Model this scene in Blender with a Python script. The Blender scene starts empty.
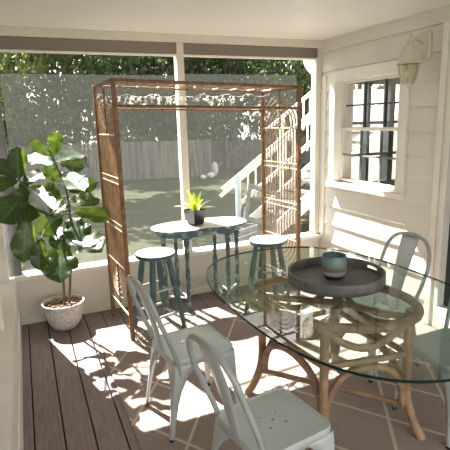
import bpy, bmesh, math, random
from mathutils import Vector, Matrix, Euler, Quaternion
PI = math.pi
rnd = random.Random(7)
SC = bpy.context.scene
COL = SC.collection

# ------------------------------------------------------------ camera, sky, sun, exposure
def look_axes(yaw, pitch, roll):
    y, t, r = map(math.radians, (yaw, pitch, roll))
    fw = Vector((math.sin(y)*math.cos(t), math.cos(y)*math.cos(t), -math.sin(t)))
    rt = Vector((math.cos(y), -math.sin(y), 0)); up = rt.cross(fw)
    return math.cos(r)*rt+math.sin(r)*up, -math.sin(r)*rt+math.cos(r)*up, fw
rt_, up_, fw_ = look_axes(23.0, 12.51, -1.685)
cam = bpy.data.objects.new('camera', bpy.data.cameras.new('camera'))
cam.data.sensor_width = 36; cam.data.lens = 468.4/450*36; cam.data.clip_start = .03; cam.data.clip_end = 300
m = Matrix((rt_, up_, -fw_)).transposed().to_4x4(); m.translation = (0, 0, 1.70)
cam.matrix_world = m
COL.objects.link(cam); SC.camera = cam

SC.view_settings.view_transform = 'Standard'; SC.view_settings.look = 'None'
SC.view_settings.gamma = 1; SC.view_settings.use_curve_mapping = False
SC.view_settings.exposure = .98
SC.cycles.use_denoising = True
SC.cycles.max_bounces = 12; SC.cycles.transparent_max_bounces = 24

w = bpy.data.worlds.new('sky'); SC.world = w; w.use_nodes = True
nt = w.node_tree; nt.nodes.clear()
sky = nt.nodes.new('ShaderNodeTexSky'); sky.sky_type = 'NISHITA'; sky.sun_disc = False
sky.sun_elevation = math.radians(48.5); sky.sun_rotation = math.radians(-14); sky.dust_density = 3.0; sky.air_density = 1.0
mixw = nt.nodes.new('ShaderNodeMixRGB'); mixw.inputs[0].default_value = .78; mixw.inputs[2].default_value = (2.02, 1.93, 1.80, 1)
bg = nt.nodes.new('ShaderNodeBackground'); bg.inputs[1].default_value = 1.05
hsv = nt.nodes.new('ShaderNodeMixRGB'); hsv.blend_type = 'MULTIPLY'; hsv.inputs[0].default_value = 1; hsv.inputs[2].default_value = (.22, .22, .22, 1)
ow = nt.nodes.new('ShaderNodeOutputWorld')
nt.links.new(sky.outputs[0], hsv.inputs[1]); nt.links.new(hsv.outputs[0], mixw.inputs[1])
nt.links.new(mixw.outputs[0], bg.inputs[0]); nt.links.new(bg.outputs[0], ow.inputs[0])

SUN = Vector((-.28, 1, 1.15)).normalized()          # towards the sun
sl = bpy.data.lights.new('sun', 'SUN'); sl.energy = 22.0; sl.angle = math.radians(.55); sl.color = (1, .95, .87)
so = bpy.data.objects.new('sun', sl); so.rotation_euler = SUN.to_track_quat('Z', 'Y').to_euler(); so.location = (0, 8, 9)
COL.objects.link(so)

# ------------------------------------------------------------ materials
def nodes(name):
    mt = bpy.data.materials.new(name); mt.use_nodes = True
    n = mt.node_tree; return mt, n, n.nodes['Principled BSDF'], n.nodes['Material Output']
def mat(name, c, rough=.6, metal=0, c2=None, scale=8, amt=.5, bump=0, stretch=(1, 1, 1), coat=0, spec=.5, bscale=None, lo=.35, hi=.65):
    mt, n, p, o = nodes(name)
    p.inputs['Base Color'].default_value = (*c, 1); p.inputs['Roughness'].default_value = rough
    p.inputs['Metallic'].default_value = metal; p.inputs['Coat Weight'].default_value = coat
    p.inputs['Specular IOR Level'].default_value = spec
    tc = n.nodes.new('ShaderNodeTexCoord'); mp = n.nodes.new('ShaderNodeMapping'); mp.inputs['Scale'].default_value = stretch
    n.links.new(tc.outputs['Object'], mp.inputs[0])
    if c2 is not None:
        no = n.nodes.new('ShaderNodeTexNoise'); no.inputs['Scale'].default_value = scale; no.inputs['Detail'].default_value = 6
        r = n.nodes.new('ShaderNodeValToRGB'); r.color_ramp.elements[0].position = lo; r.color_ramp.elements[1].position = hi
        r.color_ramp.elements[0].color = (*c, 1); r.color_ramp.elements[1].color = (*c2, 1)
        n.links.new(mp.outputs[0], no.inputs[0]); n.links.new(no.outputs[0], r.inputs[0]); n.links.new(r.outputs[0], p.inputs['Base Color'])
    if bump:
        nb = n.nodes.new('ShaderNodeTexNoise'); nb.inputs['Scale'].default_value = bscale or scale*3; nb.inputs['Detail'].default_value = 5
        b = n.nodes.new('ShaderNodeBump'); b.inputs['Strength'].default_value = bump; b.inputs['Distance'].default_value = .01
        n.links.new(mp.outputs[0], nb.inputs[0]); n.links.new(nb.outputs[0], b.inputs['Height']); n.links.new(b.outputs[0], p.inputs['Normal'])
    return mt
def translucent(name, c, c2, tc, mix=.45, rough=.35, scale=6, veins=False):
    mt, n, p, o = nodes(name); p.inputs['Roughness'].default_value = rough
    t = n.nodes.new('ShaderNodeBsdfTranslucent'); t.inputs[0].default_value = (*tc, 1)
    mx = n.nodes.new('ShaderNodeMixShader'); mx.inputs[0].default_value = mix
    x = n.nodes.new('ShaderNodeTexCoord'); no = n.nodes.new('ShaderNodeTexNoise'); no.inputs['Scale'].default_value = scale
    r = n.nodes.new('ShaderNodeValToRGB'); r.color_ramp.elements[0].position = .35; r.color_ramp.elements[1].position = .65
    r.color_ramp.elements[0].color = (*c, 1); r.color_ramp.elements[1].color = (*c2, 1)
    n.links.new(x.outputs['Object'], no.inputs[0]); n.links.new(no.outputs[0], r.inputs[0])
    last = r.outputs[0]
    if veins:
        uv = n.nodes.new('ShaderNodeUVMap')
        s = n.nodes.new('ShaderNodeSeparateXYZ'); n.links.new(uv.outputs[0], s.inputs[0])
        a = n.nodes.new('ShaderNodeMath'); a.operation = 'SUBTRACT'; a.inputs[1].default_value = .5; n.links.new(s.outputs[0], a.inputs[0])
        b = n.nodes.new('ShaderNodeMath'); b.operation = 'ABSOLUTE'; n.links.new(a.outputs[0], b.inputs[0])
        mid = n.nodes.new('ShaderNodeMath'); mid.operation = 'LESS_THAN'; mid.inputs[1].default_value = .022; n.links.new(b.outputs[0], mid.inputs[0])
        c_ = n.nodes.new('ShaderNodeMath'); c_.operation = 'MULTIPLY_ADD'; c_.inputs[1].default_value = -.55; n.links.new(b.outputs[0], c_.inputs[0]); n.links.new(s.outputs[1], c_.inputs[2])
        d = n.nodes.new('ShaderNodeMath'); d.operation = 'MULTIPLY'; d.inputs[1].default_value = 7.5; n.links.new(c_.outputs[0], d.inputs[0])
        e = n.nodes.new('ShaderNodeMath'); e.operation = 'FRACT'; n.links.new(d.outputs[0], e.inputs[0])
        f = n.nodes.new('ShaderNodeMath'); f.operation = 'LESS_THAN'; f.inputs[1].default_value = .1; n.links.new(e.outputs[0], f.inputs[0])
        g = n.nodes.new('ShaderNodeMath'); g.operation = 'MAXIMUM'; n.links.new(mid.outputs[0], g.inputs[0]); n.links.new(f.outputs[0], g.inputs[1])
        h = n.nodes.new('ShaderNodeMath'); h.operation = 'MULTIPLY'; h.inputs[1].default_value = .3; n.links.new(g.outputs[0], h.inputs[0])
        m2 = n.nodes.new('ShaderNodeMixRGB'); m2.inputs[2].default_value = (.22, .40, .10, 1); n.links.new(h.outputs[0], m2.inputs[0]); n.links.new(last, m2.inputs[1])
        last = m2.outputs[0]
        bp = n.nodes.new('ShaderNodeBump'); bp.inputs['Strength'].default_value = .35; bp.inputs['Distance'].default_value = .006
        n.links.new(e.outputs[0], bp.inputs['Height']); n.links.new(bp.outputs[0], p.inputs['Normal'])
    n.links.new(last, p.inputs['Base Color'])
    n.links.new(p.outputs[0], mx.inputs[1]); n.links.new(t.outputs[0], mx.inputs[2]); n.links.new(mx.outputs[0], o.inputs[0])
    return mt
def pane(name, tint, gl=(1, 1, 1), boost=1.0):
    mt, n, p, o = nodes(name); n.nodes.remove(p)
    t = n.nodes.new('ShaderNodeBsdfTransparent'); t.inputs[0].default_value = (*tint, 1)
    g = n.nodes.new('ShaderNodeBsdfGlossy'); g.inputs['Roughness'].default_value = 0; g.inputs[0].default_value = (*gl, 1)
    f = n.nodes.new('ShaderNodeFresnel'); f.inputs[0].default_value = 1.5
    mm = n.nodes.new('ShaderNodeMath'); mm.operation = 'MULTIPLY'; mm.inputs[1].default_value = boost; mm.use_clamp = True
    mx = n.nodes.new('ShaderNodeMixShader')
    ge = n.nodes.new('ShaderNodeNewGeometry'); iv = n.nodes.new('ShaderNodeMath'); iv.operation = 'SUBTRACT'; iv.inputs[0].default_value = 1; n.links.new(ge.outputs['Backfacing'], iv.inputs[1])
    m0 = n.nodes.new('ShaderNodeMath'); m0.operation = 'MULTIPLY'; n.links.new(f.outputs[0], m0.inputs[0]); n.links.new(iv.outputs[0], m0.inputs[1])
    n.links.new(m0.outputs[0], mm.inputs[0]); n.links.new(mm.outputs[0], mx.inputs[0]); n.links.new(t.outputs[0], mx.inputs[1]); n.links.new(g.outputs[0], mx.inputs[2])
    n.links.new(mx.outputs[0], o.inputs[0]); return mt
def screen_mat(name, c, cover):
    mt, n, p, o = nodes(name); n.nodes.remove(p)
    t = n.nodes.new('ShaderNodeBsdfTransparent')
    d = n.nodes.new('ShaderNodeBsdfDiffuse'); d.inputs[0].default_value = (*c, 1)
    l = n.nodes.new('ShaderNodeBsdfTranslucent'); l.inputs[0].default_value = (*c, 1)
    a = n.nodes.new('ShaderNodeMixShader'); a.inputs[0].default_value = .5
    n.links.new(d.outputs[0], a.inputs[1]); n.links.new(l.outputs[0], a.inputs[2])
    mx = n.nodes.new('ShaderNodeMixShader'); mx.inputs[0].default_value = cover
    n.links.new(t.outputs[0], mx.inputs[1]); n.links.new(a.outputs[0], mx.inputs[2]); n.links.new(mx.outputs[0], o.inputs[0]); return mt
def rug_mat():
    mt, n, p, o = nodes('woven_rug'); p.inputs['Roughness'].default_value = .95; p.inputs['Specular IOR Level'].default_value = .1
    tc = n.nodes.new('ShaderNodeTexCoord'); s = n.nodes.new('ShaderNodeSeparateXYZ'); n.links.new(tc.outputs['Object'], s.inputs[0])
    def fam(a, b, off, per):
        x = n.nodes.new('ShaderNodeMath'); x.operation = 'MULTIPLY'; x.inputs[1].default_value = a; n.links.new(s.outputs[0], x.inputs[0])
        y = n.nodes.new('ShaderNodeMath'); y.operation = 'MULTIPLY_ADD'; y.inputs[1].default_value = b; n.links.new(s.outputs[1], y.inputs[0]); n.links.new(x.outputs[0], y.inputs[2])
        z = n.nodes.new('ShaderNodeMath'); z.operation = 'ADD'; z.inputs[1].default_value = -off+100*per+.009; n.links.new(y.outputs[0], z.inputs[0])
        q = n.nodes.new('ShaderNodeMath'); q.operation = 'MODULO'; q.inputs[1].default_value = per; n.links.new(z.outputs[0], q.inputs[0])
        l = n.nodes.new('ShaderNodeMath'); l.operation = 'LESS_THAN'; l.inputs[1].default_value = .018; n.links.new(q.outputs[0], l.inputs[0]); return l
    f1 = fam(.825, .565, 2.49, .377); f2 = fam(.835, -.55, .46, .362)
    mx = n.nodes.new('ShaderNodeMath'); mx.operation = 'MAXIMUM'; n.links.new(f1.outputs[0], mx.inputs[0]); n.links.new(f2.outputs[0], mx.inputs[1])
    no = n.nodes.new('ShaderNodeTexNoise'); no.inputs['Scale'].default_value = 110; n.links.new(tc.outputs['Object'], no.inputs[0])
    no2 = n.nodes.new('ShaderNodeTexNoise'); no2.inputs['Scale'].default_value = 2.2; n.links.new(tc.outputs['Object'], no2.inputs[0])
    ad = n.nodes.new('ShaderNodeMath'); ad.operation = 'MULTIPLY_ADD'; ad.inputs[1].default_value = .55; n.links.new(no2.outputs[0], ad.inputs[0]); n.links.new(no.outputs[0], ad.inputs[2])
    r = n.nodes.new('ShaderNodeValToRGB'); r.color_ramp.elements[0].position = .55; r.color_ramp.elements[1].position = 1.0
    r.color_ramp.elements[0].color = (.235, .185, .165, 1); r.color_ramp.elements[1].color = (.37, .305, .275, 1); n.links.new(ad.outputs[0], r.inputs[0])
    m2 = n.nodes.new('ShaderNodeMixRGB'); m2.inputs[2].default_value = (.55, .47, .39, 1); n.links.new(mx.outputs[0], m2.inputs[0]); n.links.new(r.outputs[0], m2.inputs[1])
    n.links.new(m2.outputs[0], p.inputs['Base Color'])
    b = n.nodes.new('ShaderNodeBump'); b.inputs['Strength'].default_value = .5; b.inputs['Distance'].default_value = .004; n.links.new(no.outputs[0], b.inputs['Height']); n.links.new(b.outputs[0], p.inputs['Normal'])
    return mt
def mug_mat():
    mt, n, p, o = nodes('glazed_stoneware'); p.inputs['Roughness'].default_value = .3
    tc = n.nodes.new('ShaderNodeTexCoord'); s = n.nodes.new('ShaderNodeSeparateXYZ'); n.links.new(tc.outputs['Generated'], s.inputs[0])
    no = n.nodes.new('ShaderNodeTexNoise'); no.inputs['Scale'].default_value = 9; n.links.new(tc.outputs['Generated'], no.inputs[0])
    a = n.nodes.new('ShaderNodeMath'); a.operation = 'MULTIPLY_ADD'; a.inputs[1].default_value = .1; n.links.new(no.outputs[0], a.inputs[0]); n.links.new(s.outputs[2], a.inputs[2])
    r = n.nodes.new('ShaderNodeValToRGB'); e = r.color_ramp.elements
    e[0].position = .1; e[0].color = (.02, .035, .06, 1); e[1].position = 1.0; e[1].color = (.10, .19, .20, 1)
    for ps, c in ((.2, (.03, .04, .06)), (.24, (.42, .42, .40)), (.38, (.38, .37, .35)), (.44, (.17, .115, .08)), (.52, (.20, .17, .12)), (.64, (.20, .26, .235)), (.85, (.19, .28, .28))):
        q = e.new(ps); q.color = (*c, 1)
    n.links.new(a.outputs[0], r.inputs[0]); n.links.new(r.outputs[0], p.inputs['Base Color']); return mt
def beadboard(name, c, per):
    mt = mat(name, c, .45, bump=0); n = mt.node_tree; p = n.nodes['Principled BSDF']
    tc = n.nodes.new('ShaderNodeTexCoord'); s = n.nodes.new('ShaderNodeSeparateXYZ'); n.links.new(tc.outputs['Object'], s.inputs[0])
    q = n.nodes.new('ShaderNodeMath'); q.operation = 'PINGPONG'; q.inputs[1].default_value = per/2; n.links.new(s.outputs[1], q.inputs[0])
    l = n.nodes.new('ShaderNodeMath'); l.operation = 'DIVIDE'; l.inputs[1].default_value = .006; l.use_clamp = True; n.links.new(q.outputs[0], l.inputs[0])
    b = n.nodes.new('ShaderNodeBump'); b.inputs['Strength'].default_value = .6; b.inputs['Distance'].default_value = .006
    n.links.new(l.outputs[0], b.inputs['Height']); n.links.new(b.outputs[0], p.inputs['Normal']); return mt

M = dict(
 cream=mat('cream_paint', (.64, .605, .52), .45, c2=(.68, .645, .56), scale=3, bump=.05),
 siding=mat('white_siding_paint', (.66, .64, .575), .45, c2=(.70, .68, .615), scale=4, bump=.06),
 white=mat('white_trim_paint', (.78, .76, .70), .4, c2=(.72, .70, .63), scale=6, bump=.04),
 ceiling=beadboard('painted_beadboard', (.84, .815, .775), .09),
 deck=mat('brown_deck_stain', (.17, .125, .12), .5, c2=(.24, .18, .175), scale=5, bump=.25, stretch=(14, 1.2, 4)),
 dark=mat('dark_gap', (.01, .01, .012), .9),
 soffit=mat('grey_gutter', (.20, .17, .14), .5),
 screen=screen_mat('insect_screen', (.062, .066, .060), .30),
 rattan=mat('brown_rattan_pole', (.13, .060, .026), .45, c2=(.25, .125, .05), scale=10, bump=.3, stretch=(3, 3, 3)),
 cane=mat('tan_cane', (.27, .155, .08), .5, c2=(.42, .27, .15), scale=14, bump=.2),
 palecane=mat('pale_cane', (.66, .55, .40), .5, c2=(.55, .42, .27), scale=20),
 bent=mat('worn_bent_rattan', (.22, .13, .08), .5, c2=(.37, .24, .14), scale=7, bump=.3, stretch=(2, 2, 2)),
 teal=mat('worn_teal_paint', (.035, .085, .10), .5, c2=(.07, .14, .16), scale=14, bump=.2),
 tealworn=mat('chipped_teal_paint', (.05, .105, .12), .5, c2=(.42, .45, .44), scale=16, bump=.2, lo=.5, hi=.72),
 topwhite=mat('worn_white_top', (.70, .70, .68), .5, c2=(.52, .56, .56), scale=9, bump=.1, lo=.5, hi=.8),
 rung=mat('pale_sunlit_rung', (.30, .36, .36), .5, c2=(.6, .6, .57), scale=20),  # sunlit look of the rungs put into this pale colour
 metal=mat('pale_painted_steel', (.41, .455, .465), .33, c2=(.49, .53, .535), scale=5, coat=.3, bump=.03),
 tubemetal=mat('grey_painted_steel', (.30, .335, .34), .3, c2=(.38, .41, .41), scale=6, coat=.3),
 rubber=mat('black_rubber', (.012, .012, .012), .7),
 glass=pane('table_glass', (.87, .93, .90), (.95, 1, .98), 1.15),
 glassedge=mat('glass_edge', (.004, .018, .016), .25, spec=.3),
 clear=pane('window_glass', (.96, .97, .97)),
 tray=mat('weathered_grey_wood', (.105, .10, .105), .6, c2=(.18, .17, .172), scale=9, bump=.3, stretch=(1, 8, 1)),
 mug=mug_mat(), rug=rug_mat(),
 pot=mat('textured_white_pot', (.74, .72, .70), .6, c2=(.50, .485, .47), scale=65, bump=1.0, bscale=65, lo=.42, hi=.6),
 soil=mat('bark_soil', (.035, .02, .014), .95, c2=(.14, .085, .05), scale=60, bump=1.0),
 leaf=translucent('fig_leaf', (.008, .032, .014), (.014, .05, .018), (.28, .45, .03), .12, .33, 5, True),
 stem=mat('fig_stem', (.10, .07, .045), .7, c2=(.16, .12, .08), scale=20),
 bpot=mat('black_glazed_pot', (.012, .012, .014), .25),
 lily=translucent('lime_leaf', (.35, .48, .04), (.5, .6, .06), (.6, .75, .06), .4, .35, 20),
 lily2=translucent('variegated_leaf', (.45, .52, .36), (.6, .65, .5), (.5, .6, .3), .35, .4, 40),
 lampshade=mat('cream_lamp_paint', (.62, .58, .47), .45),
 frost=pane('lamp_glass', (.88, .86, .78), boost=1.0),
 bulb=mat('bulb_white', (.8, .78, .7), .4),
 garland=mat('white_blossom', (.9, .88, .84), .5),
 wire=mat('pale_wire', (.6, .58, .52), .6),
 lawn=mat('lawn_grass', (.034, .040, .022), .95, c2=(.062, .068, .038), scale=2.5, bump=.8, bscale=30, spec=.1),
 fence=mat('weathered_fence', (.08, .075, .072), .9, c2=(.20, .188, .18), scale=3, bump=.3, stretch=(3, 3, .25), spec=.1),
 fence2=mat('dark_weathered_fence', (.07, .064, .06), .9, c2=(.13, .118, .11), scale=3, bump=.3, stretch=(5, 5, .4), spec=.1),
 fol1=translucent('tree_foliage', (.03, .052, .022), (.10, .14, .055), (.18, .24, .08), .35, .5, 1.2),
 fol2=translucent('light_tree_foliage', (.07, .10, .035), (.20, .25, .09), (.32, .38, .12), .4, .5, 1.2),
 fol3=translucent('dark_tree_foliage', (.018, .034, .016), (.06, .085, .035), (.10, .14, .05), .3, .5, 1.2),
 bark=mat('tree_bark', (.09, .07, .055), .95, c2=(.15, .12, .10), scale=6, bump=.6, stretch=(4, 4, .6)),
 stone=mat('pale_stone', (.62, .62, .62), .8, c2=(.5, .5, .5), scale=6),
 greywood=mat('grey_board', (.10, .10, .105), .8, c2=(.19, .19, .195), scale=5),
 bluepost=mat('pale_blue_paint', (.45, .58, .66), .6),
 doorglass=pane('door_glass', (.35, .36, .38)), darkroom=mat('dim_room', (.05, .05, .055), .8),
 pinkwall=mat('room_wall', (.66, .60, .55), .7), blackframe=mat('black_window_frame', (.03, .035, .04), .4),
 chair_black=mat('black_wood', (.02, .02, .022), .5),
)

# ------------------------------------------------------------ mesh helpers
def obj(name, bm, mts, parent=None, bevel=0, smooth=None, solid=0):
    me = bpy.data.meshes.new(name)
    bmesh.ops.recalc_face_normals(bm, faces=bm.faces) if solid != -1 else None
    bm.to_mesh(me); bm.free()
    for k in (mts if isinstance(mts, (list, tuple)) else [mts]): me.materials.append(M[k])
    if smooth is not None:
        for p in me.polygons: p.use_smooth = True
        me.set_sharp_from_angle(angle=math.radians(smooth))
    o = bpy.data.objects.new(name, me); COL.objects.link(o)
    if parent: o.parent = parent
    if solid > 0:
        s = o.modifiers.new('s', 'SOLIDIFY'); s.thickness = solid; s.offset = 0
    if bevel:
        b = o.modifiers.new('b', 'BEVEL'); b.width = bevel; b.segments = 2; b.limit_method = 'ANGLE'
    return o
def tag(o, label, cat, group=None, kind=None):
    o['label'] = label; o['category'] = cat
    if group: o['group'] = group
    if kind: o['kind'] = kind
    return o
def thing(name, label, cat, loc=(0, 0, 0), rz=0, group=None):
    o = bpy.data.objects.new(name, None); COL.objects.link(o); o.empty_display_size = .1
    o.location = loc; o.rotation_euler = (0, 0, rz); return tag(o, label, cat, group)
def struct(name, bm, mts, parent=None, **k):
    o = obj(name, bm, mts, parent, **k)
    if parent is None: o['kind'] = 'structure'
    return o
def copy_tree(o, parent=None):
    c = o.copy(); COL.objects.link(c); c.parent = parent
    for ch in list(o.children): copy_tree(ch, c)
    return c
def box(bm, x0, x1, y0, y1, z0, z1, mi=0, mx=None):
    v = [bm.verts.new((x, y, z)) for z in (z0, z1) for y in (y0, y1) for x in (x0, x1)]
    if mx is not None:
        for q in v: q.co = mx @ q.co
    for f in ((0, 2, 3, 1), (4, 5, 7, 6), (0, 1, 5, 4), (2, 6, 7, 3), (0, 4, 6, 2), (1, 3, 7, 5)):
        bm.faces.new([v[i] for i in f]).material_index = mi
    return v
def bar(bm, a, b, wx, wz, mi=0, up=Vector((0, 0, 1))):
    a, b = Vector(a), Vector(b); d = (b-a); L = d.length; d.normalize()
    if abs(d.dot(up)) > .98: up = Vector((0, 1, 0))
    s = d.cross(up).normalized(); u = s.cross(d)
    mx = Matrix((s, d, u)).transposed().to_4x4(); mx.translation = a
    return box(bm, -wx/2, wx/2, 0, L, -wz/2, wz/2, mi, mx)
def tube(bm, pts, r, closed=False, segs=8, mi=0):
    pts = [Vector(p) for p in pts]; n = len(pts)
    rs = r if isinstance(r, (list, tuple)) else [r]*n
    def tan(i):
        if closed: return (pts[(i+1) % n]-pts[(i-1) % n]).normalized()
        return (pts[min(i+1, n-1)]-pts[max(i-1, 0)]).normalized()
    t = tan(0); ref = Vector((0, 0, 1)) if abs(t.z) < .9 else Vector((0, 1, 0))
    nrm = (ref-t*ref.dot(t)).normalized(); rings = []
    for i in range(n):
        t2 = tan(i); q = t.rotation_difference(t2); nrm = q @ nrm; t = t2; nrm = (nrm-t*nrm.dot(t)).normalized(); b = t.cross(nrm)
        rings.append([bm.verts.new(pts[i]+rs[i]*(math.cos(2*PI*k/segs)*nrm+math.sin(2*PI*k/segs)*b)) for k in range(segs)])
    for i in range(n if closed else n-1):
        A, B = rings[i], rings[(i+1) % n]; off = 0
        if closed and i == n-1:
            off = min(range(segs), key=lambda o: (A[0].co-B[o].co).length)
        for k in range(segs):
            f = bm.faces.new((A[k], A[(k+1) % segs], B[(k+1+off) % segs], B[(k+off) % segs])); f.material_index = mi
    if not closed:
        bm.faces.new(rings[0][::-1]).material_index = mi; bm.faces.new(rings[-1]).material_index = mi
def spline(ctrl, per=6, closed=False):
    P = [Vector(p) for p in ctrl]; n = len(P); out = []
    for i in range(n if closed else n-1):
        if closed: a, b, c, d = P[(i-1) % n], P[i], P[(i+1) % n], P[(i+2) % n]
        else: a, b, c, d = P[max(i-1, 0)], P[i], P[i+1], P[min(i+2, n-1)]
        for k in range(per):
            t = k/per
            out.append(.5*((2*b)+(-a+c)*t+(2*a-5*b+4*c-d)*t*t+(-a+3*b-3*c+d)*t**3))
    if not closed: out.append(P[-1])
    return out
def lathe(bm, prof, cx=0, cy=0, cz=0, segs=24, mi=0, sx=1, sy=1, cap=True):
    rings = []
    for r, z in prof:
        if r < 1e-5: rings.append([bm.verts.new((cx, cy, cz+z))])
        else: rings.append([bm.verts.new((cx+r*sx*math.cos(2*PI*k/segs), cy+r*sy*math.sin(2*PI*k/segs), cz+z)) for k in range(segs)])
    for A, B in zip(rings, rings[1:]):
        for k in range(segs):
            k2 = (k+1) % segs
            if len(A) == 1 and len(B) == 1: continue
            f = (A[0], B[k2], B[k]) if len(A) == 1 else (A[k], A[k2], B[0]) if len(B) == 1 else (A[k], A[k2], B[k2], B[k])
            bm.faces.new(f).material_index = mi
    if cap:
        for R in (rings[0], rings[-1]):
            if len(R) > 1: bm.faces.new(R).material_index = mi
def prism(bm, outline, z0, z1, mi=0, top=None):
    a = [bm.verts.new((x, y, z0)) for x, y in outline]; b = [bm.verts.new((x, y, z1)) for x, y in outline]; n = len(a)
    bm.faces.new(a[::-1]).material_index = mi; bm.faces.new(b).material_index = mi if top is None else top
    for i in range(n): bm.faces.new((a[i], a[(i+1) % n], b[(i+1) % n], b[i])).material_index = mi
def B(): return bmesh.new()
def superell(a, b, n, cx=0, cy=0, N=96):
    out = []
    for i in range(N):
        t = 2*PI*i/N; c, s = math.cos(t), math.sin(t)
        out.append((cx+a*math.copysign(abs(c)**(2/n), c), cy+b*math.copysign(abs(s)**(2/n), s)))
    return out
def rrect(hx, hy, r, k=6, cx=0, cy=0):
    out = []
    for sx, sy, a0 in ((1, 1, 0), (-1, 1, PI/2), (-1, -1, PI), (1, -1, 1.5*PI)):
        for i in range(k+1):
            a = a0+PI/2*i/k; out.append((cx+sx*(hx-r)+r*math.cos(a), cy+sy*(hy-r)+r*math.sin(a)))
    return out

XL, XR, YB, YF, ZC = -.18, 2.967, 4.27, -1.3, 2.476   # room: left, right, back, front, ceiling

# ------------------------------------------------------------ the setting
bm = B(); x = -.1115-.1565
while x < 3.1:
    box(bm, max(x, -.30)+.004, min(x+.1565, 3.05)-.004, YF, YB+.12, -.035, 0); x += .1565
box(bm, -.30, 3.05, YF, YB+.12, -.06, -.036, 1)
struct('floor', bm, ['deck', 'dark'], bevel=.002)
bm = B(); box(bm, -.34, XR+.12, YF, YB+.14, ZC, ZC+.06)
struct('ceiling', bm, 'ceiling')
# back wall: knee wall, sill, header, posts
bm = B()
box(bm, XL-.1, XR, YB, YB+.09, .0, .405)
box(bm, XL-.1, XR, YB-.012, YB+.10, 0, .05)
box(bm, XL-.1, XR, YB-.012, YB+.10, .365, .408)
struct('wall_back', bm, 'cream', bevel=.003)
bm = B(); box(bm, XL, XR, YB-.05, YB+.12, .408, .444); struct('trim_1', bm, 'white', bevel=.004)
bm = B(); box(bm, XL-.12, XR+.02, YB-.005, YB+.12, 2.402, ZC); struct('trim_2', bm, 'cream', bevel=.003)
bm = B(); box(bm, 1.385, 1.452, YB-.008, YB+.09, .444, 2.402); struct('trim_3', bm, 'cream', bevel=.004)
bm = B(); box(bm, XL-.06, XL+.07, YB, YB+.09, .444, 2.402); struct('trim_4', bm, 'greywood', bevel=.004)  # left corner post; its shade is put into the grey colour
bm = B(); box(bm, 2.885, XR, YB, YB+.09, .444, 2.402); struct('trim_5', bm, 'cream', bevel=.004)
bm = B(); box(bm, XL-.1, XR, YB-.03, YB, 0, .022); struct('baseboard_back', bm, 'cream')
# dark roller beam under the header
bm = B(); box(bm, XL-.1, XR-.06, YB+.0, YB+.04, 2.300, 2.402); struct('trim_6', bm, 'soffit', bevel=.006)
bm = B(); box(bm, XL-.1, XR-.06, YB-.004, YB+.044, 2.285, 2.302); struct('trim_12', bm, 'white', bevel=.003)
# left wall: low wall with sill, posts, added boards outside that block the sun
bm = B(); box(bm, XL-.08, XL, YF, YB, 0, .40)
box(bm, XL, XL+.012, YF, YB, 0, .16); box(bm, XL, XL+.010, YB-.12, YB-.012, .16, .40)
z = .46
while z < 2.40:
    box(bm, XL-.16, XL-.13, YF, YB+.0, z, min(z+.155, 2.402)); z += .16
struct('wall_left', bm, 'white', bevel=.003)
bm = B(); box(bm, XL-.16, XL+.008, YF, YB-.05, .40, .444); struct('trim_7', bm, 'white', bevel=.004)
bm = B()
for y in (3.1, 1.7, .3): box(bm, XL-.13, XL-.045, y, y+.09, .444, 2.402)
box(bm, XL-.13, XL-.03, YB-.14, YB-.05, .444, 2.402)
struct('trim_8', bm, 'white', bevel=.004)
bm = B(); box(bm, XL-.14, XL+.02, YF, YB, 2.402, ZC); struct('trim_9', bm, 'cream', bevel=.003)

# right wall: lap siding with a window hole and a door hole
WY0, WY1, WZ0, WZ1 = 3.125, 4.015, 1.04, 2.055
DY0, DY1, DZ1 = 1.52, 2.60, 2.26
bm = B(); lap = .197; z = -.012
def lapseg(y0, y1, z0, z1, zb):
    if z1-z0 < .004 or y1-y0 < .004: return
    if z0 == zb and z0 > 0:
        box(bm, XR+.004, XR+.05, y0, y1, z0, z0+.007); z0 += .007
    t0 = .016*(1-(z0-zb)/lap); t1 = .016*(1-(z1-zb)/lap)
    v = [(XR-t0, y0, z0), (XR-t1, y0, z1), (XR+.05, y0, z1), (XR+.05, y0, z0), (XR-t0, y1, z0), (XR-t1, y1, z1), (XR+.05, y1, z1), (XR+.05, y1, z0)]
    v = [bm.verts.new(p) for p in v]
    for f in ((0, 1, 2, 3), (7, 6, 5, 4), (0, 4, 5, 1), (1, 5, 6, 2), (3, 2, 6, 7), (0, 3, 7, 4)): bm.faces.new([v[i] for i in f])
while z < ZC:
    z0, z1 = max(z, 0), min(z+lap, ZC)
    cuts = sorted({z0, z1, *[c for c in (WZ0, WZ1, DZ1) if z0 < c < z1]})
    for a, b in zip(cuts, cuts[1:]):
        c = (a+b)/2; segs = [(YF, YB+.1)]
        if WZ0 < c < WZ1: segs = [(YF, WY0), (WY1, YB+.1)]
        if c < DZ1: segs = [(YF, DY0), (DY1, segs[0][1])]+segs[1:]
        for s in segs: lapseg(s[0], s[1], a, b, z)
    z += lap
struct('wall_right', bm, 'siding')
bm = B(); box(bm, XR-.022, XR+.01, YB-.085, YB-.0, 0, 2.13); struct('trim_10', bm, 'siding', bevel=.002)
bm = B(); box(bm, XR-.02, XR, YF, DY0-.15, 0, .012); struct('baseboard_right', bm, 'white')
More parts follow.
